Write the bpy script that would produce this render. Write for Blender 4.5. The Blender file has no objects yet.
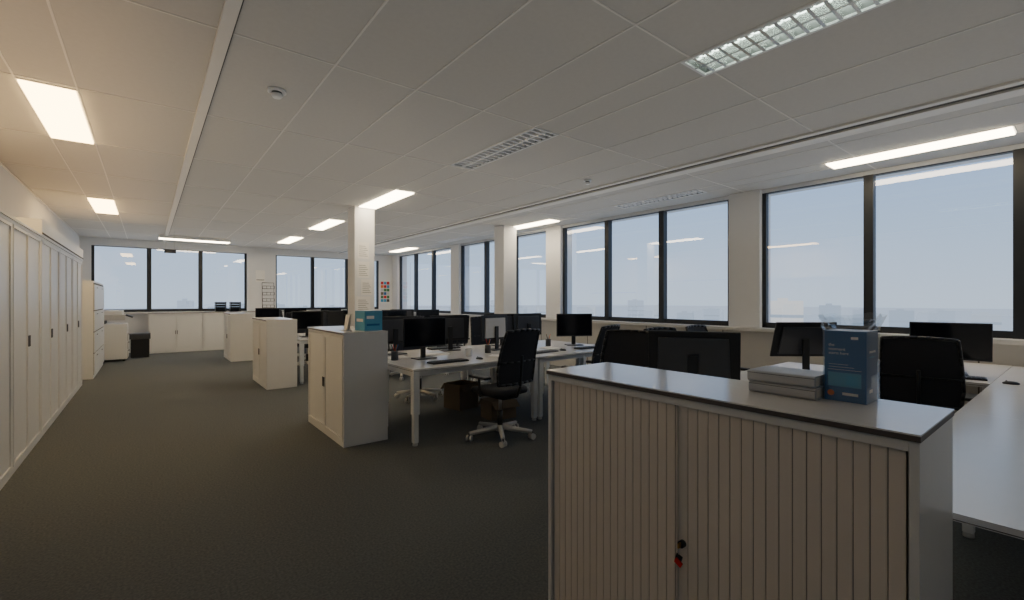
import bpy, bmesh, math, random
from mathutils import Vector, Matrix
random.seed(4)
scene = bpy.context.scene
COL = scene.collection

# ---------------------------------------------------------------- materials
def lin(c):
    out = []
    for v in c:
        v = v/255.0
        out.append(v/12.92 if v <= 0.04045 else ((v+0.055)/1.055)**2.4)
    return (out[0], out[1], out[2], 1.0)

def mat(name, rgb, rough=0.5, metal=0.0, var=0.06, scale=8.0, bump=0.0, bscale=200.0, spec=0.5, alpha=1.0):
    m = bpy.data.materials.new(name); m.use_nodes = True
    nt = m.node_tree; b = nt.nodes["Principled BSDF"]
    tc = nt.nodes.new("ShaderNodeTexCoord")
    nz = nt.nodes.new("ShaderNodeTexNoise"); nz.inputs["Scale"].default_value = scale; nz.inputs["Detail"].default_value = 3
    nt.links.new(tc.outputs["Object"], nz.inputs["Vector"])
    mx = nt.nodes.new("ShaderNodeMix"); mx.data_type = 'RGBA'
    c = lin(rgb)
    mx.inputs[6].default_value = tuple(min(1, v*(1-var)) for v in c[:3])+(1,)
    mx.inputs[7].default_value = tuple(min(1, v*(1+var)) for v in c[:3])+(1,)
    nt.links.new(nz.outputs["Fac"], mx.inputs[0])
    nt.links.new(mx.outputs[2], b.inputs["Base Color"])
    b.inputs["Roughness"].default_value = rough; b.inputs["Metallic"].default_value = metal
    b.inputs["Specular IOR Level"].default_value = spec
    b.inputs["Alpha"].default_value = alpha
    if bump > 0:
        n2 = nt.nodes.new("ShaderNodeTexNoise"); n2.inputs["Scale"].default_value = bscale
        nt.links.new(tc.outputs["Object"], n2.inputs["Vector"])
        bp = nt.nodes.new("ShaderNodeBump"); bp.inputs["Strength"].default_value = bump; bp.inputs["Distance"].default_value = 0.01
        nt.links.new(n2.outputs["Fac"], bp.inputs["Height"]); nt.links.new(bp.outputs["Normal"], b.inputs["Normal"])
    return m

def emis(name, rgb, strength):
    m = bpy.data.materials.new(name); m.use_nodes = True
    nt = m.node_tree; nt.nodes.clear()
    o = nt.nodes.new("ShaderNodeOutputMaterial"); e = nt.nodes.new("ShaderNodeEmission")
    e.inputs[0].default_value = lin(rgb); e.inputs[1].default_value = strength
    nt.links.new(e.outputs[0], o.inputs[0]); return m

def glassmat(name, base=0.045, tint=(1, 1, 1, 1), k=0.6):
    m = bpy.data.materials.new(name); m.use_nodes = True
    nt = m.node_tree; nt.nodes.clear()
    o = nt.nodes.new("ShaderNodeOutputMaterial")
    t = nt.nodes.new("ShaderNodeBsdfTransparent"); t.inputs[0].default_value = tint
    g = nt.nodes.new("ShaderNodeBsdfGlossy"); g.inputs["Roughness"].default_value = 0.0
    lw = nt.nodes.new("ShaderNodeLayerWeight"); lw.inputs[0].default_value = 0.5
    p = nt.nodes.new("ShaderNodeMath"); p.operation = 'POWER'; p.inputs[1].default_value = 4.0
    ma = nt.nodes.new("ShaderNodeMath"); ma.operation = 'MULTIPLY_ADD'; ma.inputs[1].default_value = k; ma.inputs[2].default_value = base
    mx = nt.nodes.new("ShaderNodeMixShader")
    nt.links.new(lw.outputs["Facing"], p.inputs[0]); nt.links.new(p.outputs[0], ma.inputs[0])
    nt.links.new(ma.outputs[0], mx.inputs[0]); nt.links.new(t.outputs[0], mx.inputs[1]); nt.links.new(g.outputs[0], mx.inputs[2])
    nt.links.new(mx.outputs[0], o.inputs[0]); return m

M = {}
M['wall'] = mat('wall_paint', (228, 229, 230), 0.8, var=0.02)
M['ceil'] = mat('ceiling_tile', (198, 196, 191), 0.9, var=0.05, scale=30, bump=0.08, bscale=350)
M['grid'] = mat('ceiling_grid', (226, 223, 217), 0.6, var=0.02)
M['shadow'] = mat('dark_slot', (84, 82, 78), 0.8)
M['carpet'] = mat('carpet', (101, 105, 106), 0.92, var=0.6, scale=75, bump=0.6, bscale=400, spec=0.2)
M['frame'] = mat('window_frame', (34, 38, 44), 0.45)
M['sill'] = mat('sill', (214, 213, 210), 0.3, var=0.03)
M['casing'] = mat('heater_casing', (196, 194, 190), 0.6, var=0.03)
M['glass'] = glassmat('window_glass', 0.16, (1, 1, 1, 1), 0.5)
M['white'] = mat('white_laminate', (225, 225, 224), 0.35, var=0.02)
M['whitem'] = mat('white_metal', (232, 233, 232), 0.35, var=0.02)
M['slat'] = mat('tambour_slat', (226, 217, 206), 0.45, var=0.03)
M['slatgap'] = mat('tambour_gap', (128, 119, 110), 0.8)
M['top'] = mat('cabinet_top', (232, 229, 226), 0.17, var=0.03, scale=40)
M['edge'] = mat('dark_edge', (84, 78, 76), 0.5)
M['desk'] = mat('desk_laminate', (238, 236, 234), 0.22, var=0.02)
M['black'] = mat('black_plastic', (30, 32, 36), 0.4)
M['mesh'] = mat('black_fabric', (38, 40, 46), 0.85, var=0.2, scale=300, bump=0.3, bscale=500)
M['meshback'] = mat('black_mesh', (38, 40, 48), 0.8, var=0.2, scale=300, bump=0.3, bscale=500)
M['screen'] = mat('screen_glass', (16, 18, 24), 0.12)
M['monback'] = mat('monitor_back', (66, 68, 74), 0.3)
M['silver'] = mat('silver', (190, 190, 190), 0.3, metal=0.7)
M['lgrey'] = mat('light_grey', (200, 200, 198), 0.4)
M['dgrey'] = mat('dark_grey', (70, 72, 76), 0.5)
M['card'] = mat('cardboard', (122, 108, 90), 0.85, var=0.12)
M['paper'] = mat('paper', (240, 238, 234), 0.7, var=0.02)
M['pages'] = mat('pages', (214, 212, 206), 0.8, var=0.03, scale=60)
M['cover'] = mat('book_cover', (182, 184, 188), 0.45, var=0.04)
M['blue'] = mat('box_blue', (22, 98, 156), 0.35, var=0.12)
M['lblue'] = mat('box_light_blue', (76, 158, 194), 0.4, var=0.12)
M['orange'] = mat('orange_print', (226, 120, 40), 0.4)
M['red'] = mat('red_tag', (210, 30, 24), 0.4)
M['brass'] = mat('brass', (190, 150, 80), 0.3, metal=0.9)
M['green'] = mat('green_print', (70, 130, 80), 0.5)
M['louvre'] = mat('louvre_metal', (236, 238, 236), 0.15, metal=0.8)
M['louvback'] = mat('louvre_back', (90, 92, 90), 0.4)
M['louvdark'] = mat('louvre_reflector', (62, 64, 66), 0.4)
M['louvblade'] = mat('louvre_blade_white', (250, 250, 249), 0.5)
M['warm'] = emis('lamp_warm', (255, 212, 140), 17.0)
M['warm2'] = emis('lamp_warm_soft', (255, 234, 198), 18.0)
M['tube'] = emis('lamp_tube', (236, 255, 240), 14.0)
M['tubeoff'] = mat('tube_off', (150, 152, 152), 0.4)
M['plastic'] = glassmat('clear_plastic', 0.12, (0.95, 0.97, 0.98, 1), 0.7)
M['cyan'] = mat('cyan_print', (60, 160, 200), 0.5)

# ---------------------------------------------------------------- mesh builder
class MB:
    def __init__(s): s.bm = bmesh.new(); s.mats = []
    def mi(s, m):
        m = M[m] if isinstance(m, str) else m
        if m not in s.mats: s.mats.append(m)
        return s.mats.index(m)
    def box(s, x0, x1, y0, y1, z0, z1, m='white', rot=None, piv=None, taper=None):
        vs = []
        for z in (z0, z1):
            for (x, y) in ((x0, y0), (x1, y0), (x1, y1), (x0, y1)):
                v = Vector((x, y, z))
                if rot is not None:
                    p = Vector(piv) if piv else Vector(((x0+x1)/2, (y0+y1)/2, (z0+z1)/2))
                    v = rot @ (v-p)+p
                vs.append(s.bm.verts.new(v))
        k = s.mi(m)
        for f in ((3, 2, 1, 0), (4, 5, 6, 7), (0, 1, 5, 4), (1, 2, 6, 5), (2, 3, 7, 6), (3, 0, 4, 7)):
            fc = s.bm.faces.new([vs[i] for i in f]); fc.material_index = k
        return s
    def cyl(s, p0, p1, r0, r1=None, seg=14, m='black', caps=True):
        p0 = Vector(p0); p1 = Vector(p1); r1 = r0 if r1 is None else r1
        d = (p1-p0).normalized(); a = Vector((0, 0, 1)) if abs(d.z) < 0.9 else Vector((1, 0, 0))
        u = d.cross(a).normalized(); w = d.cross(u)
        k = s.mi(m); A = []; B = []
        for i in range(seg):
            t = 2*math.pi*i/seg; o = u*math.cos(t)+w*math.sin(t)
            A.append(s.bm.verts.new(p0+o*r0)); B.append(s.bm.verts.new(p1+o*r1))
        for i in range(seg):
            j = (i+1) % seg
            f = s.bm.faces.new((A[j], A[i], B[i], B[j])); f.material_index = k; f.smooth = True
        if caps:
            f = s.bm.faces.new(A); f.material_index = k
            f = s.bm.faces.new(B[::-1]); f.material_index = k
        return s
    def path(s, pts, r, seg=8, m='black'):
        for a, b in zip(pts[:-1], pts[1:]): s.cyl(a, b, r, seg=seg, m=m)
        return s
    def quad(s, pts, m):
        f = s.bm.faces.new([s.bm.verts.new(Vector(p)) for p in pts]); f.material_index = s.mi(m); return s
    def extr(s, prof, axis, a, b, m):
        def P(p, t):
            return {'x': (t, p[0], p[1]), 'y': (p[0], t, p[1]), 'z': (p[0], p[1], t)}[axis]
        A = [s.bm.verts.new(P(p, a)) for p in prof]; B = [s.bm.verts.new(P(p, b)) for p in prof]
        k = s.mi(m); n = len(prof)
        for i in range(n):
            j = (i+1) % n
            s.bm.faces.new((A[i], A[j], B[j], B[i])).material_index = k
        s.bm.faces.new(A[::-1]).material_index = k; s.bm.faces.new(B).material_index = k
        return s
    def obj(s, name, parent=None, bevel=0.0, seg=2, smooth=False, recalc=True, loc=None):
        if recalc: bmesh.ops.recalc_face_normals(s.bm, faces=s.bm.faces)
        me = bpy.data.meshes.new(name); s.bm.to_mesh(me); s.bm.free()
        for m in s.mats: me.materials.append(m)
        if smooth:
            for p in me.polygons: p.use_smooth = True
        o = bpy.data.objects.new(name, me); COL.objects.link(o)
        if parent: o.parent = parent
        if loc: o.location = loc
        if bevel > 0:
            b = o.modifiers.new('bevel', 'BEVEL'); b.width = bevel; b.segments = seg; b.limit_method = 'ANGLE'
        return o

def thing(name, label, cat, loc=(0, 0, 0), rz=0.0, group=None):
    e = bpy.data.objects.new(name, None); COL.objects.link(e)
    e.empty_display_size = 0.1
    e.location = loc; e.rotation_euler = (0, 0, rz)
    e["label"] = label; e["category"] = cat
    if group: e["group"] = group
    return e

def tag(o, label, cat, group=None):
    o["label"] = label; o["category"] = cat
    if group: o["group"] = group
    return o

def dup(root, loc, rz=None, label=None, group=None):
    n = root.copy(); COL.objects.link(n)
    n.location = loc
    if rz is not None: n.rotation_euler = (0, 0, rz)
    if label: n["label"] = label
    if group: n["group"] = group
    def rec(src, dst):
        for c in list(src.children):
            k = c.copy(); COL.objects.link(k); k.parent = dst
            k.matrix_parent_inverse = c.matrix_parent_inverse.copy()
            rec(c, k)
    rec(root, n)
    return n

def struct(o): o["kind"] = "structure"; return o

# ---------------------------------------------------------------- camera
F = 460.0; TH = math.atan((512-148)/F)
cam_d = bpy.data.cameras.new("camera"); cam = bpy.data.objects.new("camera", cam_d); COL.objects.link(cam)
cam.location = (0, 0, 1.4); cam.rotation_euler = (math.pi/2, 0, -TH)
cam_d.sensor_width = 36; cam_d.lens = F/1024*36; cam_d.clip_start = 0.05; cam_d.clip_end = 3000
scene.camera = cam

# ---------------------------------------------------------------- room shell
H = 3.0; XL = -1.35; XR = 7.0; YN = -2.0; YF = 15.8
b = MB(); b.box(XL-0.2, XR+0.3, YN-0.2, YF+0.3, -0.2, 0, 'carpet'); struct(b.obj('floor'))
b = MB(); b.box(XL-0.2, XL, YN, YF, 0, H, 'wall'); struct(b.obj('wall_left'))
b = MB(); b.box(XL-0.2, XR+0.3, YN-0.2, YN, 0, H, 'wall'); struct(b.obj('wall_near'))

ZB, ZT = 1.0, 2.95
bays = []
y = 3.45-4.105
for i in range(4):
    bays.append((y, y+3.65)); y += 4.105
bays[0] = (-0.80, 2.995)
b = MB()
b.box(XR, XR+0.3, YN, YF+0.3, 0, ZB, 'wall')
b.box(XR, XR+0.3, YN, YF+0.3, ZT, H, 'wall')
prev = YN
for (a, c) in bays:
    b.box(XR-0.06, XR+0.3, prev, a, ZB, H, 'wall'); prev = c
b.box(XR-0.06, XR+0.3, prev, YF+0.3, ZB, H, 'wall')
struct(b.obj('wall_right'))
b = MB()
b.box(XR-0.16, XR, YN, YF, 0, ZB-0.05, 'casing')
yy = YN
while yy < YF:
    b.box(XR-0.164, XR-0.16, yy, yy+0.012, 0.1, ZB-0.05, 'shadow'); yy += 1.37
struct(b.obj('trim_1'))
b = MB(); b.box(XR-0.20, XR+0.02, YN, YF, ZB-0.05, ZB-0.002, 'sill'); struct(b.obj('trim_2', bevel=0.004))

def window(n, a, c, wall, zb, zt, axis):
    b = MB(); fw = 0.055; mw = 0.10; L = c-a; pane = L/3
    def bx(u0, u1, z0, z1, d0=0.02, d1=0.10, m='frame'):
        if axis == 'y': b.box(wall+d0, wall+d1, u0, u1, z0, z1, m)
        else: b.box(u0, u1, wall+d0, wall+d1, z0, z1, m)
    bx(a, c, zb, zb+fw+0.02); bx(a, c, zt-0.012, zt)
    bx(a, a+fw, zb, zt); bx(c-fw, c, zb, zt)
    for i in (1, 2): bx(a+i*pane-mw/2, a+i*pane+mw/2, zb, zt, 0.0, 0.11)
    o = struct(b.obj('window_%d' % n))
    g = MB()
    if axis == 'y': g.quad(((wall+0.05, a, zb), (wall+0.05, a, zt), (wall+0.05, c, zt), (wall+0.05, c, zb)), 'glass')
    else: g.quad(((a, wall+0.05, zb), (c, wall+0.05, zb), (c, wall+0.05, zt), (a, wall+0.05, zt)), 'glass')
    go = g.obj('glass_pane', recalc=False, parent=o)
    ld = bpy.data.lights.new('daylight_portal', 'AREA'); ld.shape = 'RECTANGLE'
    ld.size = L; ld.size_y = zt-zb
    ld.cycles.is_portal = True
    lo = bpy.data.objects.new('daylight_portal', ld); COL.objects.link(lo)
    if axis == 'y':
        lo.location = (wall+0.2, (a+c)/2, (zb+zt)/2); lo.rotation_euler = (math.pi/2, 0, math.pi/2)
    else:
        lo.location = ((a+c)/2, wall+0.2, (zb+zt)/2); lo.rotation_euler = (math.pi/2, 0, math.pi)
    d = lo.rotation_euler.to_matrix() @ Vector((0, 0, -1))
    want = Vector((-1, 0, 0)) if axis == 'y' else Vector((0, -1, 0))
    if d.dot(want) < 0: lo.rotation_euler.z += math.pi
k = 1
for (a, c) in bays:
    window(k, a, c, XR, ZB, ZT, 'y'); k += 1

fz0, fz1 = 1.08, 2.80
fb = [(-1.13, 2.33), (3.1, 6.45)]
b = MB()
b.box(XL-0.2, XR+0.3, YF, YF+0.3, 0, fz0, 'wall'); b.box(XL-0.2, XR+0.3, YF, YF+0.3, fz1, H, 'wall')
b.box(XL-0.2, fb[0][0], YF, YF+0.3, fz0, fz1, 'wall'); b.box(fb[0][1], fb[1][0], YF-0.1, YF+0.3, fz0, fz1, 'wall'); b.box(fb[1][1], XR+0.3, YF, YF+0.3, fz0, fz1, 'wall')
struct(b.obj('wall_far'))
for (a, c) in fb:
    window(k, a, c, YF, fz0, fz1, 'x'); k += 1
b = MB(); b.box(XL, XR-0.2, YF-0.12, YF+0.02, fz0-0.04, fz0-0.002, 'sill'); struct(b.obj('trim_3'))

# ---------------------------------------------------------------- ceiling with fixture openings
LA = [(4.8, 6.3), (9.7, 11.2)]
LB = [(0.22, 1.72), (3.2, 4.7), (6.25, 7.75), (9.35, 10.85), (12.5, 14.0)]
LC = [(0.45, 1.95), (3.55, 5.05), (6.65, 8.15), (9.75, 11.25), (12.85, 14.35)]
XA = (-0.75, -0.42); XB = (2.80, 3.11); XC = (6.2, 6.5)
b = MB()
def cq(x0, x1, y0, y1):
    if x1-x0 < 1e-4 or y1-y0 < 1e-4: return
    b.quad(((x0, y0, H), (x0, y1, H), (x1, y1, H), (x1, y0, H)), 'ceil')
def strip(x0, x1, holes):
    p = YN
    for (a, c) in holes:
        cq(x0, x1, p, a); p = c
    cq(x0, x1, p, YF)
cq(XL, XA[0], YN, YF); strip(XA[0], XA[1], LA); cq(XA[1], XB[0], YN, YF); strip(XB[0], XB[1], LB)
cq(XB[1], XC[0], YN, YF); strip(XC[0], XC[1], LC); cq(XC[1], XR, YN, YF)
ceil = struct(b.obj('ceiling', recalc=False))
b = MB(); b.box(XL-0.2, XR+0.3, YN-0.2, YF+0.3, H+0.2, H+0.25, 'ceil'); struct(b.obj('trim_4'))
b = MB()
gy = [1.65+1.55*i for i in range(-2, 10)]
for yv in gy:
    if yv > YF-0.1: continue
    segs = [(XL, XA[0]), (XA[0], XA[1]), (XA[1], XB[0]), (XB[0], XB[1]), (XB[1], XC[0]), (XC[0], XC[1]), (XC[1], XR)]
    for sgi, (x0, x1) in enumerate(segs):
        holes = {1: LA, 3: LB, 5: LC}.get(sgi, [])
        if any(a-0.01 < yv < c+0.01 for a, c in holes): continue
        b.box(x0, x1, yv-0.0065, yv+0.0065, H-0.004, H, 'grid')
xs = [XA[0], XA[1], 1.0, 1.6, 2.22, XB[0], XB[1], 3.8, 4.45, 5.55, XC[0], XC[1]]
for xv in xs:
    b.box(xv-0.0065, xv+0.0065, YN, YF, H-0.0045, H-0.0002, 'grid')
struct(b.obj('trim_5'))
b = MB(); b.box(0.32, 0.39, YN, YF, H-0.03, H, 'grid'); b.box(0.39, 0.402, YN, YF, H-0.006, H, 'shadow'); struct(b.obj('trim_6'))
b = MB(); b.box(4.95, 5.02, YN, YF, H-0.02, H, 'grid'); b.box(5.02, 5.075, YN, YF, H-0.018, H, 'shadow'); b.box(5.075, 5.24, YN, YF, H-0.035, H, 'grid'); struct(b.obj('trim_7'))
b = MB(); b.box(XL, XL+0.02, YN, YF, H-0.02, H-0.005, 'grid'); struct(b.obj('trim_8'))

def panel(x0, x1, y0, y1, mm, label, z=H):
    e = thing('ceiling_light', label, 'ceiling light', ((x0+x1)/2, (y0+y1)/2, z), group='ceiling lights')
    w = (x1-x0)/2; l = (y1-y0)/2
    b = MB()
    b.box(-w, w, -l, -l+0.02, -0.008, 0.06, 'whitem'); b.box(-w, w, l-0.02, l, -0.008, 0.06, 'whitem')
    b.box(-w, -w+0.02, -l+0.02, l-0.02, -0.008, 0.06, 'whitem'); b.box(w-0.02, w, -l+0.02, l-0.02, -0.008, 0.06, 'whitem')
    b.box(-w, w, -l, l, 0.06, 0.07, 'whitem'); b.obj('housing', e)
    b = MB(); b.box(-w+0.012, w-0.012, -l+0.012, l-0.012, -0.022, 0.006, mm); b.obj('diffuser', e)
    return e
def louvre(x0, x1, y0, y1, tube, label):
    e = thing('louvre_light', label, 'ceiling light', ((x0+x1)/2, (y0+y1)/2, H), group='louvred ceiling lights')
    w = (x1-x0)/2; l = (y1-y0)/2; on = tube == 'tube'; bl = 'louvre' if on else 'louvblade'
    bk = 'louvback' if on else 'louvdark'
    b = MB()
    b.box(-w, w, -l, -l+0.02, -0.01, 0.005, 'whitem'); b.box(-w, w, l-0.02, l, -0.01, 0.005, 'whitem')
    b.box(-w, -w+0.02, -l+0.02, l-0.02, -0.01, 0.005, 'whitem'); b.box(w-0.02, w, -l+0.02, l-0.02, -0.01, 0.005, 'whitem')
    b.box(-w, w, -l, -l+0.02, 0.005, 0.12, bk); b.box(-w, w, l-0.02, l, 0.005, 0.12, bk)
    b.box(-w, -w+0.02, -l+0.02, l-0.02, 0.005, 0.12, bk); b.box(w-0.02, w, -l+0.02, l-0.02, 0.005, 0.12, bk)
    b.box(-w, w, -l, l, 0.12, 0.13, bk); b.obj('housing', e)
    b = MB()
    n = 18
    for i in range(1, n):
        yv = -l+2*l*i/n
        b.extr([(yv-0.010, 0.040), (yv+0.010, 0.040), (yv+0.009, 0.022), (yv+0.010, -0.008), (yv-0.010, -0.008), (yv-0.009, 0.022)], 'x', -w+0.02, w-0.02, bl)
    b.extr([(-0.012, 0.05), (0.012, 0.05), (0.009, -0.010), (-0.009, -0.010)], 'y', -l+0.02, l-0.02, bl)
    b.obj('louvre', e)
    for sx in (-0.075, 0.075):
        b = MB(); b.cyl((sx, -l+0.03, 0.085), (sx, l-0.03, 0.085), 0.013, m=tube); b.obj('fluorescent_tube', e)
    return e
for (a, c) in LA: panel(XA[0], XA[1], a, c, 'warm', 'lit warm-white recessed ceiling panel over the aisle')
for i, (a, c) in enumerate(LB):
    if i == 0: louvre(*XB, a, c, 'tube', 'lit fluorescent ceiling fixture with metal louvre')
    elif i == 1: louvre(*XB, a, c, 'tubeoff', 'unlit fluorescent ceiling fixture with metal louvre')
    else: panel(*XB, a, c, 'warm2', 'lit warm-white recessed panel above the desks')
for i, (a, c) in enumerate(LC):
    if i in (1, 3): louvre(*XC, a, c, 'tubeoff', 'unlit louvred fixture beside the window wall')
    else: panel(*XC, a, c, 'warm2', 'lit warm-white strip panel beside the windows')
panel(0.2, 1.7, 14.08, 14.36, 'warm2', 'lit crosswise ceiling panel near the far windows', z=H-0.075)

def added_fill(x0, x1, y0, y1, z, power, rgb):  # upward fill lamps added to brighten the ceiling; no such fixtures exist
    ld = bpy.data.lights.new('added_fill', 'AREA'); ld.shape = 'RECTANGLE'; ld.size = x1-x0; ld.size_y = y1-y0
    ld.energy = power; ld.color = lin(rgb)[:3]; ld.spread = math.radians(130)
    lo = bpy.data.objects.new('added_fill', ld); COL.objects.link(lo)
    lo.location = ((x0+x1)/2, (y0+y1)/2, z); lo.rotation_euler = (math.pi, 0, 0)
added_fill(-1.3, 6.8, -1.9, 15.7, 2.1, 68, (254, 249, 241))
added_fill(-1.3, 6.8, 3.5, 15.7, 2.0, 20, (254, 249, 241))
added_fill(4.0, 6.8, -1.9, 15.7, 2.1, 9, (250, 250, 252))
added_fill(-1.3, 0.0, 3.0, 12.0, 2.35, 12, (255, 198, 124))

def detector(x, y, r, label):
    e = thing('smoke_detector', label, 'smoke detector', (x, y, H))
    b = MB(); b.cyl((0, 0, 0), (0, 0, -0.02), r, seg=28, m='whitem'); b.obj('base_plate', e)
    b = MB(); b.cyl((0, 0, -0.02), (0, 0, -0.035), r*0.55, seg=24, m='dgrey'); b.cyl((0, 0, -0.035), (0, 0, -0.06), r*0.72, r*0.45, seg=24, m='whitem'); b.obj('sensor_head', e)
detector(0.77, 3.86, 0.065, 'round white smoke detector on the ceiling tiles')
detector(4.59, 4.18, 0.05, 'small white ceiling detector above the desks')

e = thing('exit_sign', 'small dark hanging emergency exit sign', 'exit sign', (0.40, 13.2, H))
for sx in (-0.08, 0.08):
    b = MB(); b.cyl((sx, 0, 0), (sx, 0, -0.44), 0.003, m='lgrey'); b.obj('hanger', e)
b = MB(); b.box(-0.11, 0.11, -0.015, 0.015, -0.52, -0.44, 'dgrey'); b.obj('sign_body', e, bevel=0.004)

for i, (x0, x1) in enumerate(((2.75, 3.1), (5.93, 6.28))):
    b = MB(); b.box(x0, x1, 7.78, 8.12, 0, H, 'wall')
    struct(b.obj('trim_%d' % (9+i), bevel=0.006))

# ---------------------------------------------------------------- cabinets
def cab_body(e, W, D, Hh, plinth=0.05):
    b = MB(); t = 0.02
    b.box(0, D, 0, t, 0, Hh-0.02, 'white'); b.box(0, D, W-t, W, 0, Hh-0.02, 'white')
    b.box(D-t, D, t, W-t, 0, Hh-0.02, 'white'); b.box(0.012, D-t, t, W-t, plinth-0.01, plinth+0.01, 'white')
    b.box(0.0, 0.02, t, W-t, 0, plinth, 'white')
    b.box(0.0, 0.02, t, W-t, Hh-0.045, Hh-0.02, 'white'); b.box(0.06, D-t, t, W-t, Hh-0.04, Hh-0.02, 'white')
    return b.obj('body', e, bevel=0.0015)

def tambour_cabinet(loc, W, D, Hh):
    e = thing('tambour_cabinet', 'beige low cabinet with vertical tambour shutter doors', 'cabinet', loc)
    cab_body(e, W, D, Hh)
    b = MB(); b.box(-0.008, D+0.002, -0.003, W+0.003, Hh-0.004, Hh, 'top'); b.box(-0.008, D+0.002, -0.003, W+0.003, Hh-0.018, Hh-0.004, 'edge'); b.obj('cabinet_top', e)
    z0, z1 = 0.05, Hh-0.047
    half = (W-0.062)/2
    for d in range(2):
        ys = 0.026 if d == 0 else W-0.026-half
        n = 17; sw = (half)/n
        b = MB()
        b.box(0.0135, 0.020, ys, ys+half, z0, z1, 'slatgap')
        for i in range(n):
            a = ys+i*sw+0.0009; c = ys+(i+1)*sw-0.0009
            b.extr([(0.0138, a), (0.0115, a+0.0005), (0.011, a+0.002), (0.011, c-0.002), (0.0115, c-0.0005), (0.0138, c)], 'z', z0, z1, 'slat')
        o = b.obj('door', e)
        if d == 0:
            h = MB(); h.box(0.002, 0.02, ys+half-0.0015, ys+half+0.003, z0, z1, 'slat')
            h.obj('handle', o, bevel=0.001)
            yl = ys+half-0.018
            l = MB(); l.cyl((0.012, yl, 0.585), (-0.004, yl, 0.585), 0.012, seg=20, m='black'); l.obj('lock', o)
            l = MB(); l.box(-0.020, -0.003, yl-0.002, yl+0.002, 0.577, 0.593, 'brass'); l.cyl((-0.018, yl-0.001, 0.578), (-0.018, yl-0.001, 0.556), 0.002, m='silver'); l.obj('key', o)
            l = MB(); l.box(-0.020, -0.017, yl-0.012, yl+0.010, 0.528, 0.558, 'black', rot=Matrix.Rotation(0.3, 3, 'X')); l.box(-0.024, -0.020, yl-0.016, yl+0.010, 0.524, 0.542, 'red', rot=Matrix.Rotation(0.5, 3, 'X'))
            l.obj('key_tag', o)
        else:
            h = MB(); h.box(0.002, 0.02, ys-0.003, ys+0.0015, z0, z1, 'slat'); h.obj('handle', o, bevel=0.001)
    b = MB(); b.box(0.021, 0.03, 0.026+half, W-0.026-half, z0, z1, 'black'); b.obj('door_seal', e)
    return e
cab1 = tambour_cabinet((1.395, 0.248, 0), 1.256, 0.40, 1.09)

def door_cabinet(name, label, loc, W, D, Hh, rz=0.0, ndoors=2, group=None, topm='edge', inset=True):
    e = thing(name, label, 'cabinet', loc, rz, group)
    cab_body(e, W, D, Hh)
    b = MB(); b.box(-0.012, D, 0, W, Hh-0.02, Hh, 'top' if topm == 'edge' else topm)
    if topm == 'edge': b.box(-0.013, D+0.001, 0.0002, W-0.0002, Hh-0.018, Hh-0.006, 'edge')
    b.obj('cabinet_top', e)
    z0, z1 = 0.055, Hh-0.05; dw = (W-0.05)/ndoors
    for i in range(ndoors):
        a = 0.025+i*dw+0.004; c = 0.025+(i+1)*dw-0.004
        b = MB()
        f = 0.028
        b.box(0.006, 0.02, a+f, c-f, z0+f, z1-f, 'white')
        b.box(-0.004, 0.02, a, a+f, z0, z1, 'white'); b.box(-0.004, 0.02, c-f, c, z0, z1, 'white')
        b.box(-0.004, 0.02, a+f, c-f, z0, z0+f, 'white'); b.box(-0.004, 0.02, a+f, c-f, z1-f, z1, 'white')
        o = b.obj('door', e)
        h = MB(); yh = c-0.022 if i % 2 == 0 else a+0.012
        h.box(-0.014, -0.004, yh, yh+0.012, Hh*0.5-0.05, Hh*0.5+0.05, 'dgrey'); h.obj('handle', o, bevel=0.002)
    return e
c2 = door_cabinet('low_cabinet', 'white low two-door cabinet beside the aisle', (1.45, 4.40, 0), 1.22, 0.44, 1.09, group='aisle cabinets')
dup(c2, (1.45, 7.98, 0)); dup(c2, (1.47, 12.1, 0))
r = math.pi/2
cf = door_cabinet('low_cabinet', 'white low cabinet against the far window wall', (1.199, 15.26, 0), 1.198, 0.4, 1.07, rz=r, group='far wall cabinets')
for x in (2.4, 3.601): dup(cf, (x, 15.26, 0))
tc_ = door_cabinet('tall_cabinet', 'tall white storage cabinet lining the wall', (-0.85, 5.35, 0), 1.247, 0.46, 2.06, rz=math.pi, group='tall wall cabinets', topm='white')
for yv in (6.6, 7.85, 9.1, 10.35): dup(tc_, (-0.85, yv, 0))
b = MB(); b.box(-1.33, -0.84, 6.6, 10.35, 2.062, 2.22, 'white'); b.box(-0.84, -0.835, 6.6, 10.35, 2.07, 2.085, 'shadow'); struct(b.obj('trim_11'))
e = thing('filing_cabinet', 'wide white filing cabinet with drawers and upper flaps', 'cabinet', (-0.76, 11.0, 0))
b = MB(); b.box(-0.5, 0, 0, 2.3, 0.0, 1.74, 'whitem'); b.box(0, 0.003, 0.015, 2.285, 0.07, 1.71, 'shadow'); b.obj('body', e)  # dark sheet over the body front paints shade into the drawer gaps
for j in range(2):
    zz = 0.08
    for k2, hh in enumerate((0.38, 0.38, 0.38, 0.48)):
        b = MB(); b.box(0.0032, 0.018, 0.02+j*1.14, 1.125+j*1.14, zz, zz+hh-0.022, 'whitem'); o = b.obj('drawer', e, bevel=0.003)
        b = MB(); b.box(0.018, 0.026, 0.42+j*1.14, 0.6+j*1.14, zz+hh-0.08, zz+hh-0.07, 'dgrey'); b.obj('handle', o)
        zz += hh
e = thing('photocopier', 'white office photocopier standing by the far windows', 'photocopier', (-0.95, 13.7, 0))
b = MB(); b.box(0, 0.58, 0, 0.6, 0.05, 0.86, 'whitem'); b.obj('body', e, bevel=0.015)
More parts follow.
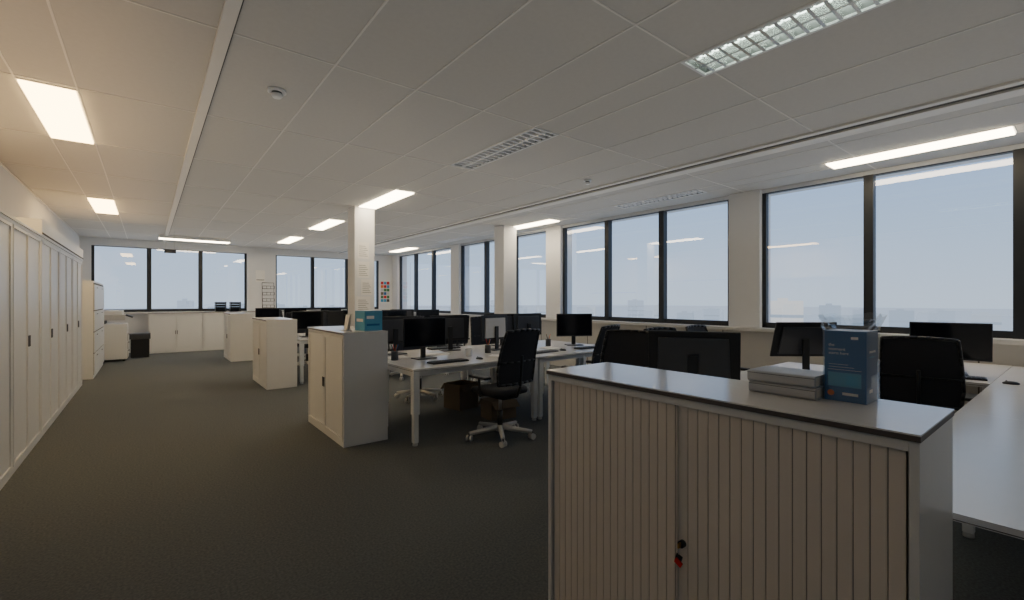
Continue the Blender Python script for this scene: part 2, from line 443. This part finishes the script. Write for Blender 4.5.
for i in range(3):
    b = MB(); b.box(0.58, 0.595, 0.03, 0.57, 0.08+i*0.19, 0.255+i*0.19, 'lgrey'); o = b.obj('drawer', e, bevel=0.003)
    b = MB(); b.box(0.595, 0.61, 0.2, 0.4, 0.22+i*0.19, 0.235+i*0.19, 'dgrey'); b.obj('handle', o)
b = MB(); b.box(0.04, 0.54, 0.02, 0.58, 0.94, 1.06, 'lgrey'); b.box(0.04, 0.2, 0.02, 0.58, 0.86, 0.94, 'dgrey'); b.obj('scanner', e, bevel=0.008)
b = MB(); b.box(0.06, 0.5, 0.04, 0.56, 1.06, 1.16, 'whitem'); b.obj('lid', e, bevel=0.015)
b = MB(); b.box(0.54, 0.68, 0.1, 0.45, 1.01, 1.04, 'dgrey', rot=Matrix.Rotation(0.4, 3, 'Y')); b.obj('control_panel', e)
for x in (0.06, 0.52):
    for yv in (0.06, 0.54):
        b = MB(); b.cyl((x, yv-0.015, 0.025), (x, yv+0.015, 0.025), 0.025, m='black'); b.box(x-0.02, x+0.02, yv-0.02, yv+0.02, 0.03, 0.06, 'black'); b.obj('caster', e)
e = thing('paper_shredder', 'black paper shredder bin on the carpet', 'shredder', (-0.15, 14.5, 0))
b = MB(); b.extr([(-0.18, -0.14), (0.18, -0.14), (0.18, 0.14), (-0.18, 0.14)], 'z', 0, 0.45, 'black'); b.obj('bin', e, bevel=0.02)
b = MB(); b.box(-0.2, 0.2, -0.16, 0.16, 0.45, 0.58, 'dgrey'); b.box(-0.14, 0.14, -0.01, 0.01, 0.575, 0.583, 'black'); b.obj('cutter_head', e, bevel=0.01)

# ---------------------------------------------------------------- desks
def desk(loc, W=1.6, D=0.8, label='white office desk with square metal legs', ix=0.01):
    e = thing('desk', label, 'desk', loc, group='office desks')
    b = MB(); b.box(0, W, 0, D, 0.715, 0.74, 'desk'); b.box(-0.001, W+0.001, -0.001, D+0.001, 0.718, 0.721, 'edge'); b.obj('desktop', e)
    f0 = ix+0.06
    b = MB(); b.box(f0, W-f0, 0.04, 0.08, 0.665, 0.714, 'whitem'); b.box(f0, W-f0, D-0.08, D-0.04, 0.665, 0.714, 'whitem')
    b.box(f0-0.05, f0, 0.07, D-0.07, 0.665, 0.714, 'whitem'); b.box(W-f0, W-f0+0.05, 0.07, D-0.07, 0.665, 0.714, 'whitem'); b.obj('frame', e)
    for x in (ix, W-ix-0.065):
        for yv in (0.01, D-0.075):
            b = MB(); b.box(x, x+0.065, yv, yv+0.065, 0.30, 0.714, 'whitem'); b.box(x+0.007, x+0.058, yv+0.007, yv+0.058, 0.03, 0.30, 'whitem')
            b.cyl((x+0.0325, yv+0.0325, 0), (x+0.0325, yv+0.0325, 0.03), 0.026, m='lgrey'); b.obj('leg', e, bevel=0.003)
    return e
d0 = desk((1.97, 4.0, 0))
for x in (1.97, 3.574):
    for yv in (4.0, 4.804, 8.16, 8.964, 12.2, 13.004):
        if (x, yv) != (1.97, 4.0): dup(d0, (x, yv, 0))
desk((1.96, -0.36, 0), 1.80, 0.86, 'pale laminate desk next to the shutter cabinet', 0.72)
d1 = desk((3.763, -0.36, 0), 1.6, 0.86, 'pale laminate desk continuing towards the windows')
desk((5.366, -0.36, 0), 1.4, 0.86, 'pale laminate desk against the heater casing')
d2 = desk((2.16, 1.20, 0), 1.6, 0.82, 'pale laminate office desk behind the shutter cabinet')
dup(d2, (3.763, 1.20, 0), None, 'pale laminate office desk close to the windows')
desk((5.2, 0.505, 0), 1.6, 0.66, 'narrow pale desk carrying a monitor by the windows', 0.3)
DT = 0.74
# ---------------------------------------------------------------- chair
def chair(loc, rz, label='black mesh task chair on a pale star base'):
    e = thing('office_chair', label, 'chair', loc, rz, group='task chairs')
    b = MB(); b.cyl((0, 0, 0.07), (0, 0, 0.13), 0.045, 0.035, m='lgrey')
    for i in range(5):
        t = 2*math.pi*i/5+0.3; c, s = math.cos(t), math.sin(t)
        b.cyl((c*0.03, s*0.03, 0.105), (c*0.33, s*0.33, 0.075), 0.028, 0.019, seg=10, m='lgrey')
    b.obj('star_base', e)
    for i in range(5):
        t = 2*math.pi*i/5+0.3; c, s = math.cos(t)*0.33, math.sin(t)*0.33
        b = MB(); n = Vector((-math.sin(t+0.8), math.cos(t+0.8), 0))
        b.cyl(Vector((c, s, 0.03))-n*0.028, Vector((c, s, 0.03))-n*0.008, 0.03, m='lgrey'); b.cyl(Vector((c, s, 0.03))+n*0.008, Vector((c, s, 0.03))+n*0.028, 0.03, m='lgrey')
        b.cyl((c, s, 0.03), (c, s, 0.08), 0.008, m='dgrey'); b.cyl(Vector((c, s, 0.03))-n*0.02, Vector((c, s, 0.03))+n*0.02, 0.008, m='dgrey'); b.obj('caster', e)
    b = MB(); b.cyl((0, 0, 0.12), (0, 0, 0.28), 0.028, m='black'); b.cyl((0, 0, 0.28), (0, 0, 0.42), 0.016, m='silver'); b.obj('gas_lift', e)
    b = MB(); b.box(-0.09, 0.09, -0.15, 0.12, 0.41, 0.455, 'black')
    b.path([(0, -0.12, 0.43), (0, -0.25, 0.45), (0, -0.295, 0.56), (0, -0.325, 0.86)], 0.014, m='black'); b.obj('mechanism', e, bevel=0.005)
    b = MB(); rows = []
    k = b.mi('mesh')
    for zz, sc in ((0.455, 0.86), (0.465, 0.97), (0.49, 1.0), (0.515, 0.97), (0.525, 0.86)):
        ring = []
        for i in range(36):
            t = 2*math.pi*i/36; ct, st = math.cos(t), math.sin(t)
            p = 2/4.0
            x = math.copysign(abs(ct)**p, ct)*0.25*sc; yv = math.copysign(abs(st)**p, st)*0.24*sc+0.01
            z2 = zz-(0.02*max(0, (yv-0.15)/0.1) if zz > 0.48 else 0)
            ring.append(b.bm.verts.new((x, yv, z2)))
        rows.append(ring)
    for A, B in zip(rows[:-1], rows[1:]):
        for i in range(36):
            j = (i+1) % 36; f = b.bm.faces.new((A[i], A[j], B[j], B[i])); f.material_index = k
    b.bm.faces.new(rows[0][::-1]); b.bm.faces.new(rows[-1]); b.obj('seat', e, smooth=True)
    def P(s, t):
        w = 0.25-0.030*t**2-0.03*max(0, 0.25-t)*4*0.6
        yv = -0.265+0.03*math.sin(t*math.pi*0.9+0.2)-0.11*t+0.03*s*s
        return Vector((w*s, yv, 0.58+0.52*t+0.012*(1-s*s)*(1 if t > 0.9 else 0)))
    b = MB(); k = b.mi('meshback'); G = [[b.bm.verts.new(P(-1+2*i/8, j/10)) for i in range(9)] for j in range(11)]
    for j in range(10):
        for i in range(8):
            f = b.bm.faces.new((G[j][i], G[j][i+1], G[j+1][i+1], G[j+1][i])); f.material_index = k; f.smooth = True
    o = b.obj('backrest', e)
    b = MB(); pts = [P(-1, j/8) for j in range(9)]+[P(-1+2*i/6, 1) for i in range(1, 7)]+[P(1, 1-j/8) for j in range(1, 9)]+[P(1-2*i/6, 0) for i in range(1, 7)]
    b.path(pts, 0.012, seg=8, m='black')
    b.path([P(-1+2*i/6, 0.42)+Vector((0, -0.006, 0)) for i in range(7)], 0.008, seg=6, m='black')
    b.obj('frame', o)
    for s in (-1, 1):
        b = MB(); b.path([(s*0.1, 0.0, 0.44), (s*0.27, 0.0, 0.46), (s*0.285, -0.01, 0.655)], 0.014, m='black')
        b.box(s*0.285-0.04, s*0.285+0.04, -0.15, 0.11, 0.635, 0.66, 'black'); b.obj('armrest', e, bevel=0.008)
    return e
ch = chair((2.82, 3.76, 0), math.radians(5))
def C(x, y, deg, label=None): return dup(ch, (x, y, 0), math.radians(deg), label)
C(3.05, 5.98, 195, 'black mesh task chair behind the desk')
C(3.98, 3.68, 14); C(4.4, 6.1, 170)
C(3.20, 2.55, 112, 'black task chair standing in the gap between desk rows')
C(4.04, 2.40, 172, 'black task chair pulled up behind a monitor')
C(4.80, 2.40, 184, 'black task chair by the windows')
C(4.98, 0.87, -84, 'black task chair with a broad back between the pale desks')
C(2.6, 10.15, 180); C(4.3, 10.15, 190); C(3.6, 7.75, 10); C(4.6, 7.7, -10)
C(2.7, 11.8, 0); C(4.2, 11.8, 10); C(2.8, 14.2, 180)

# ---------------------------------------------------------------- monitors
def monitor(loc, rz, label='black flat monitor on a desk stand', W=0.54, Hm=0.33, back='monback', up=0.13):
    e = thing('monitor', label, 'monitor', loc, rz, group='desk monitors')
    b = MB(); z0 = up; z1 = up+Hm
    b.box(-W/2, W/2, -0.010, 0.008, z0, z1, 'black')
    b.extr([(-W*0.40, z0+0.03), (W*0.40, z0+0.03), (W*0.38, z1-0.04), (-W*0.38, z1-0.04)], 'y', 0.008, 0.026, back)
    b.obj('housing', e, bevel=0.005)
    b = MB(); b.box(-W/2+0.012, W/2-0.012, -0.0115, -0.0102, z0+0.018, z1-0.012, 'screen'); b.obj('screen', e)
    b = MB(); b.box(-0.03, 0.03, 0.032, 0.05, 0.012, z0+Hm*0.55, 'black'); b.obj('stand', e, bevel=0.004)
    b = MB(); b.box(-0.12, 0.12, -0.07, 0.11, 0.0, 0.012, 'dgrey'); b.obj('foot', e, bevel=0.005)
    return e
mo = monitor((2.44, 4.66, DT+.001), 0.05)
mob = monitor((3.62, 4.95, DT+.001), math.pi+0.2, 'pale grey backed monitor on the shared desks', 0.5, 0.33, 'lgrey')
def Mn(x, y, deg, label=None, tilt=0):
    n = dup(mo, (x, y, DT+.001), math.radians(deg), label)
    if tilt:
        for c in n.children:
            if c.name.startswith(('housing', 'screen')):
                R = Matrix.Translation((0, 0.03, 0.3)) @ Matrix.Rotation(math.radians(tilt), 4, 'X') @ Matrix.Translation((0, -0.03, -0.3))
                c.matrix_basis = R @ c.matrix_basis
    return n
Mn(3.1, 5.25, 176); Mn(4.88, 4.7, -28, 'black flat monitor turned towards the aisle'); Mn(4.45, 5.25, 180); Mn(2.36, 5.3, 183); Mn(4.0, 5.32, 172)
Mn(2.70, 1.57, 118, 'black monitor seen from behind, beyond the shutter cabinet', -10)
Mn(4.62, 1.62, 142, 'dark tilted monitor turned away near the window', -18)
Mn(5.62, 0.80, -80, 'black flat monitor near the window wall', 4)
for x in (2.25, 2.85, 3.9, 4.65): Mn(x, 8.75, 0)
for x in (2.5, 3.3, 4.3): Mn(x, 9.25, 180)
for x in (2.35, 3.0, 3.9, 4.6): Mn(x, 12.85, 0)

# ---------------------------------------------------------------- desk clutter
def keyboard(loc, rz):
    e = thing('keyboard', 'flat dark computer keyboard on a desk', 'keyboard', loc, rz, group='keyboards')
    b = MB(); b.box(-0.22, 0.22, -0.07, 0.07, 0, 0.014, 'black')
    for r_ in range(5):
        for c_ in range(15): b.box(-0.21+c_*0.0282, -0.21+c_*0.0282+0.024, -0.062+r_*0.025, -0.062+r_*0.025+0.021, 0.0141, 0.019, 'dgrey')
    b.obj('body', e)
    return e
kb = keyboard((2.5, 4.25, DT+.001), 0.05)
for (x, y, d) in ((3.9, 4.3, 5), (5.38, 0.76, 98), (4.75, 4.3, 0), (3.15, 5.47, 0)): dup(kb, (x, y, DT+.001), math.radians(d))
def mouse(loc):
    e = thing('computer_mouse', 'small dark computer mouse on a desk', 'mouse', loc, 0.2, group='computer mice')
    b = MB(); bmesh.ops.create_uvsphere(b.bm, u_segments=14, v_segments=8, radius=1.0, matrix=Matrix.Diagonal((0.03, 0.05, 0.018, 1)).to_4x4()); b.mi('black')
    for v in b.bm.verts: v.co.z = max(v.co.z, -0.006)+0.006
    b.obj('body', e, smooth=True)
    b = MB(); b.cyl((-0.004, 0.025, 0.022), (0.004, 0.025, 0.022), 0.006, m='dgrey'); b.obj('scroll_wheel', e)
    return e
ms = mouse((2.9, 4.25, DT+.001)); dup(ms, (4.25, 4.3, DT+.001)); dup(ms, (5.3, 0.4, DT+.001))
def papers(loc, rz, lab='loose white paper sheets lying on a desk'):
    b = MB()
    for i in range(4): b.box(-0.105, 0.105, -0.148, 0.148, i*0.002, i*0.002+0.0015, 'paper', rot=Matrix.Rotation(i*0.09, 3, 'Z'))
    o = b.obj('paper_stack', loc=loc); o.rotation_euler = (0, 0, rz); return tag(o, lab, 'papers', 'paper stacks')
papers((3.25, 4.3, DT+.001), 0.4); papers((2.2, 4.95, DT+.001), 1.2); papers((4.33, 4.6, DT+.001), -0.3); papers((2.75, 4.95, DT+.001), 0.9); papers((4.1, 4.95, DT+.001), 1.4)
def mug(loc, m='paper', lab='white ceramic mug on a desk'):
    e = thing('mug', lab, 'mug', loc, 0.5, group='mugs')
    b = MB(); b.cyl((0, 0, 0), (0, 0, 0.09), 0.036, 0.04, seg=20, m=m, caps=False); b.cyl((0, 0, 0.004), (0, 0, 0.085), 0.033, 0.036, seg=20, m='dgrey', caps=True); b.obj('cup', e)
    b = MB(); b.path([(0.038, 0, 0.075), (0.062, 0, 0.065), (0.064, 0, 0.035), (0.037, 0, 0.02)], 0.005, m=m); b.obj('handle', e)
mug((2.95, 4.55, DT+.001)); mug((3.75, 4.6, DT+.001), 'orange', 'orange mug on a desk'); mug((3.45, 4.45, DT+.001), 'dgrey', 'dark grey mug on a desk')
def penholder(loc):
    e = thing('pen_holder', 'dark cup holding pens on a desk', 'pen holder', loc, group='pen holders')
    b = MB(); b.cyl((0, 0, 0), (0, 0, 0.1), 0.038, seg=18, m='dgrey'); b.obj('cup', e)
    for i, mm in enumerate(('blue', 'red', 'black', 'orange')):
        t = i*1.6; b = MB(); b.cyl((0.012*math.cos(t), 0.012*math.sin(t), 0.1), (0.04*math.cos(t), 0.04*math.sin(t), 0.17), 0.004, m=mm); b.obj('pen', e)
    return e
ph = penholder((3.32, 4.68, DT+.001)); dup(ph, (2.12, 4.75, DT+.001)); dup(ph, (4.5, 4.85, DT+.001))

def cbox(loc, rz, w, d, h, lab):
    e = thing('cardboard_box', lab, 'box', loc, rz, group='cardboard boxes')
    b = MB(); t = 0.005
    b.box(-w/2, w/2, -d/2, d/2, 0, t, 'card'); b.box(-w/2, -w/2+t, -d/2, d/2, t, h, 'card'); b.box(w/2-t, w/2, -d/2, d/2, t, h, 'card')
    b.box(-w/2+t, w/2-t, -d/2, -d/2+t, t, h, 'card'); b.box(-w/2+t, w/2-t, d/2-t, d/2, t, h, 'card'); b.obj('body', e)
    b = MB(); b.box(-w/2, w/2, -d/2-0.11, -d/2, h-0.004, h, 'card', rot=Matrix.Rotation(0.7, 3, 'X'), piv=(0, -d/2, h)); b.obj('flap', e)
    b = MB(); b.box(-w/2, w/2, d/2, d/2+0.11, h-0.004, h, 'card', rot=Matrix.Rotation(-0.9, 3, 'X'), piv=(0, d/2, h)); b.obj('flap', e)
cbox((3.22, 5.14, 0), 0.2, 0.34, 0.3, 0.32, 'open brown cardboard box under the desk')
cbox((3.29, 4.42, 0), -0.1, 0.34, 0.26, 0.22, 'low open brown cardboard box under the desk')

# ---------------------------------------------------------------- items on the shutter cabinet
CT = 1.09
hB = 0.036
for i in range(2):
    e = thing('book', 'thick grey-covered book with pale pages lying flat', 'book', (1.60+0.004*i, 0.528+0.003*(i % 2), CT+0.0005+i*(hB+0.0006)), 0.035*i-0.02, group='stacked grey books')
    b = MB(); b.box(0.011, 0.155, 0, 0.2, 0, 0.004, 'cover'); b.box(0.011, 0.155, 0, 0.2, hB-0.004, hB, 'cover')
    b.extr([(0.009, 0.0), (0.003, 0.0025), (-0.001, 0.008), (-0.002, hB*0.5), (-0.001, hB-0.008), (0.003, hB-0.0025), (0.009, hB), (0.012, hB), (0.012, 0.0)], 'y', 0, 0.2, 'cover')
    b.box(-0.0012, 0.006, 0.0, 0.2, hB-0.0075, hB-0.006, 'dgrey')
    b.obj('cover', e)
    b = MB(); b.box(0.0125, 0.151, 0.004, 0.196, 0.004, hB-0.004, 'pages'); b.obj('page_block', e)
def textmesh(s, size, m, name, parent, mw):
    cu = bpy.data.curves.new('t', 'FONT'); cu.body = s; cu.size = size; cu.extrude = 0.0002; cu.align_x = 'LEFT'
    to = bpy.data.objects.new('t', cu); COL.objects.link(to)
    bpy.context.view_layer.update()
    dg = bpy.context.evaluated_depsgraph_get()
    me = bpy.data.meshes.new_from_object(to.evaluated_get(dg)); bpy.data.objects.remove(to)
    me.materials.clear(); me.materials.append(M[m])
    o = bpy.data.objects.new(name, me); COL.objects.link(o); o.parent = parent; o.matrix_local = mw; return o
e = thing('product_box', 'blue printed carton with white lettering, wrapped in film', 'box', (1.66, 0.415, CT+0.0005))
b = MB(); b.box(0, 0.12, 0, 0.107, 0, 0.215, 'blue'); b.obj('carton', e, bevel=0.001)
def side(y, z, x=-0.0006):
    return Matrix(((0, 0, -1, x), (-1, 0, 0, y), (0, 1, 0, z), (0, 0, 0, 1)))
textmesh('the', 0.012, 'paper', 'lettering', e, side(0.096, 0.168))
textmesh('moment', 0.013, 'paper', 'lettering', e, side(0.096, 0.155))
textmesh('starts here', 0.012, 'paper', 'lettering', e, side(0.096, 0.143))
b = MB(); b.box(-0.0006, 0, 0.012, 0.097, 0.096, 0.097, 'paper'); b.box(-0.0006, 0, 0.03, 0.095, 0.104, 0.105, 'paper'); b.box(-0.0006, 0, 0.045, 0.095, 0.112, 0.113, 'paper')
b.box(-0.0006, 0, 0.012, 0.097, 0.045, 0.088, 'lblue'); b.box(-0.0008, -0.0006, 0.02, 0.05, 0.052, 0.08, 'cyan')
b.cyl((0, 0.09, 0.024), (-0.0008, 0.09, 0.024), 0.009, seg=20, m='orange'); b.box(-0.0006, 0, 0.02, 0.06, 0.02, 0.028, 'paper')
b.box(-0.0008, 0, 0.02, 0.038, 0.19, 0.198, 'paper'); b.box(0.03, 0.09, -0.0006, 0, 0.15, 0.156, 'paper'); b.box(0.03, 0.08, -0.0006, 0, 0.135, 0.139, 'cyan'); b.box(0.03, 0.06, -0.0006, 0, 0.03, 0.04, 'paper')
b.obj('print', e)
b = MB(); k = b.mi('plastic')
ring0 = [(-0.003, -0.003), (0.03, -0.004), (0.06, -0.004), (0.09, -0.004), (0.123, -0.003), (0.124, 0.03), (0.124, 0.075), (0.123, 0.110), (0.09, 0.111), (0.06, 0.111), (0.03, 0.111), (-0.003, 0.110), (-0.004, 0.075), (-0.004, 0.03)]
lv = []
for z, g in ((0.0, 0), (0.2155, 0.001), (0.228, 0.008), (0.243, 0.008), (0.262, 0.016)):
    ring = []
    for (x, y) in ring0:
        dx = (x-0.06)/0.06; dy = (y-0.053)/0.06
        jit = random.uniform(-0.004, 0.004) if z > 0.22 else 0
        ring.append(b.bm.verts.new((x+g*dx+jit*dx, y+g*0.8*dy+jit*dy, z+(random.uniform(-0.012, 0.012) if z > 0.25 else 0))))
    lv.append(ring)
N = len(ring0)
for A, B in zip(lv[:-1], lv[1:]):
    for i in range(N): f = b.bm.faces.new((A[i], A[(i+1) % N], B[(i+1) % N], B[i])); f.material_index = k
b.obj('plastic_film', e)

e = thing('gift_box', 'light blue printed carton on a low white cabinet', 'box', (1.70, 4.62, CT+0.0005), 0.1)
b = MB(); b.box(-0.02, 0.17, -0.12, 0.10, 0, 0.2, 'lblue'); b.obj('carton', e, bevel=0.002)
b = MB(); b.box(0.0, 0.08, -0.1206, -0.12, 0.12, 0.15, 'paper'); b.box(0.0, 0.14, -0.1206, -0.12, 0.05, 0.07, 'blue'); b.box(-0.0206, -0.02, -0.08, 0.06, 0.09, 0.12, 'paper'); b.obj('print', e)
e = thing('brochure_holder', 'small clear holder with blue and white leaflets', 'brochure holder', (1.56, 4.72, CT+0.0005))
b = MB(); b.box(-0.02, 0.06, -0.06, 0.06, 0, 0.006, 'lgrey'); b.box(0.045, 0.05, -0.06, 0.06, 0.006, 0.17, 'lgrey', rot=Matrix.Rotation(0.15, 3, 'Y')); b.obj('stand', e)
b = MB(); b.box(0.025, 0.035, -0.05, 0.05, 0.006, 0.16, 'paper', rot=Matrix.Rotation(0.15, 3, 'Y')); b.box(0.02, 0.024, -0.05, 0.05, 0.006, 0.06, 'cyan', rot=Matrix.Rotation(0.15, 3, 'Y')); b.obj('leaflet', e)

e = thing('wire_rack', 'tall wire brochure rack on a low cabinet', 'rack', (2.85, 15.46, 1.0705))
b = MB()
for sx in (-0.16, 0.16): b.cyl((sx, 0, 0), (sx, 0.05, 0.85), 0.008, m='dgrey'); b.cyl((sx, -0.12, 0.006), (sx, 0.1, 0.006), 0.006, m='dgrey')
b.cyl((-0.16, 0.05, 0.85), (0.16, 0.05, 0.85), 0.008, m='dgrey'); b.obj('frame', e)
for i in range(4):
    b = MB(); z = 0.1+i*0.19
    for yy_ in (-0.05, 0.02): b.cyl((-0.16, yy_, z), (0.16, yy_, z), 0.006, m='dgrey')
    b.cyl((-0.16, -0.05, z+0.08), (0.16, -0.05, z+0.08), 0.006, m='dgrey')
    for sx in (-0.16, -0.053, 0.053, 0.16): b.cyl((sx, -0.05, z), (sx, -0.05, z+0.08), 0.005, m='dgrey'); b.cyl((sx, -0.05, z), (sx, 0.03, z), 0.005, m='dgrey')
    b.obj('shelf', e)
for x in (1.62, 1.98):
    e = thing('letter_tray', 'stack of black letter trays on a low cabinet', 'tray', (x, 15.42, 1.0705), group='letter trays')
    for i in range(4):
        b = MB(); z = i*0.07
        b.box(-0.13, 0.13, -0.12, 0.15, z, z+0.006, 'black'); b.box(-0.13, -0.124, -0.12, 0.15, z, z+0.06, 'black'); b.box(0.124, 0.13, -0.12, 0.15, z, z+0.06, 'black'); b.box(-0.13, 0.13, 0.144, 0.15, z, z+0.06, 'black')
        b.box(-0.13, -0.11, -0.12, -0.10, z, z+0.07, 'black'); b.box(0.11, 0.13, -0.12, -0.10, z, z+0.07, 'black'); b.obj('tray', e)

for i, (x, z, w, h) in enumerate(((2.90, 2.25, 0.2, 0.28), (2.90, 1.92, 0.21, 0.28), (2.96, 1.62, 0.2, 0.27), (2.90, 1.33, 0.24, 0.26))):
    b = MB(); b.box(x-w/2, x+w/2, 7.776, 7.781, z-h/2, z+h/2, 'paper')
    for j in range(6): b.box(x-w*0.38, x+w*(0.38-0.1*(j % 3)), 7.7755, 7.776, z-h*0.35+j*h*0.12, z-h*0.35+j*h*0.12+0.006, 'dgrey')
    tag(b.obj('notice_sheet'), 'printed paper sheet taped to the white column', 'paper', 'notices on the column')
b = MB(); b.box(6.5, 6.86, YF-0.008, YF, 1.3, 2.1, 'paper')
cols = ['dgrey', 'lblue', 'orange', 'green', 'lgrey', 'red', 'cyan', 'card', 'blue']
for i in range(3):
    for j in range(6):
        b.box(6.52+i*0.112, 6.52+i*0.112+0.1, YF-0.011, YF-0.008, 1.33+j*0.125, 1.33+j*0.125+0.105, random.choice(cols))
tag(b.obj('photo_collage'), 'collage of colourful small photos pinned up beside the window', 'poster')
b = MB(); b.box(2.55, 2.8, YF-0.106, YF-0.099, 1.95, 2.3, 'paper'); b.box(2.57, 2.78, YF-0.108, YF-0.106, 2.0, 2.02, 'dgrey')
tag(b.obj('notice_sheet'), 'white notice between the far windows', 'paper')

# ---------------------------------------------------------------- outside
ES = 1.38  # haze painted as glow: ground and buildings emit flat pale colours
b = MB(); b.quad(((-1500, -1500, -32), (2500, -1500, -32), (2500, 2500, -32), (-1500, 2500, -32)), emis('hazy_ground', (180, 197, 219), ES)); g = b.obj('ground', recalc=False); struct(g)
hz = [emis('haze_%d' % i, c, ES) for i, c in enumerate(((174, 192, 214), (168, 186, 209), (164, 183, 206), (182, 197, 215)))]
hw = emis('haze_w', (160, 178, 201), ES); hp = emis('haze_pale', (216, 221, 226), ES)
def building(ang, dist, w, d, h, mm):
    x = math.sin(ang)*dist; y = math.cos(ang)*dist
    b = MB()
    b.box(-w/2, w/2, -d/2, d/2, 0, h, mm); b.box(-w*0.2, w*0.1, -d*0.2, d*0.2, h, h+1.5, mm)
    for fl in range(1, int(h/6)): b.box(-w/2-0.1, w/2+0.1, -d/2-0.1, d/2+0.1, fl*6, fl*6+1.6, hw)
    o = b.obj('building', loc=(x, y, -32)); o.rotation_euler.z = -ang
    tag(o, 'distant hazy flat-roofed city building', 'building', 'distant buildings')
    return o
for i in range(32):
    ang = math.radians(3+i*2.8); dist = random.choice((330, 440, 560, 650))+random.uniform(-20, 20)
    w = min(random.uniform(10, 30), dist*0.032); d = min(random.uniform(10, 20), dist*0.03); h = 32-random.uniform(2, 14) if i % 6 else 33
    if abs(math.degrees(ang)-69.0) < 2.5: continue
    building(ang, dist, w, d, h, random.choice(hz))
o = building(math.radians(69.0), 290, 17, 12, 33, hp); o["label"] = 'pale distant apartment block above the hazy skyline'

# world
w = bpy.data.worlds.new('sky'); scene.world = w; w.use_nodes = True
nt = w.node_tree; nt.nodes.clear()
o = nt.nodes.new('ShaderNodeOutputWorld'); bg = nt.nodes.new('ShaderNodeBackground')
tc = nt.nodes.new('ShaderNodeTexCoord'); sp = nt.nodes.new('ShaderNodeSeparateXYZ'); cr = nt.nodes.new('ShaderNodeValToRGB')
nt.links.new(tc.outputs['Generated'], sp.inputs[0]); nt.links.new(sp.outputs['Z'], cr.inputs[0])
cr.color_ramp.elements[0].position = 0.0; cr.color_ramp.elements[0].color = lin((190, 209, 230))
cr.color_ramp.elements[1].position = 0.32; cr.color_ramp.elements[1].color = lin((136, 176, 228))
nt.links.new(cr.outputs[0], bg.inputs[0]); bg.inputs[1].default_value = 1.5
nt.links.new(bg.outputs[0], o.inputs[0])
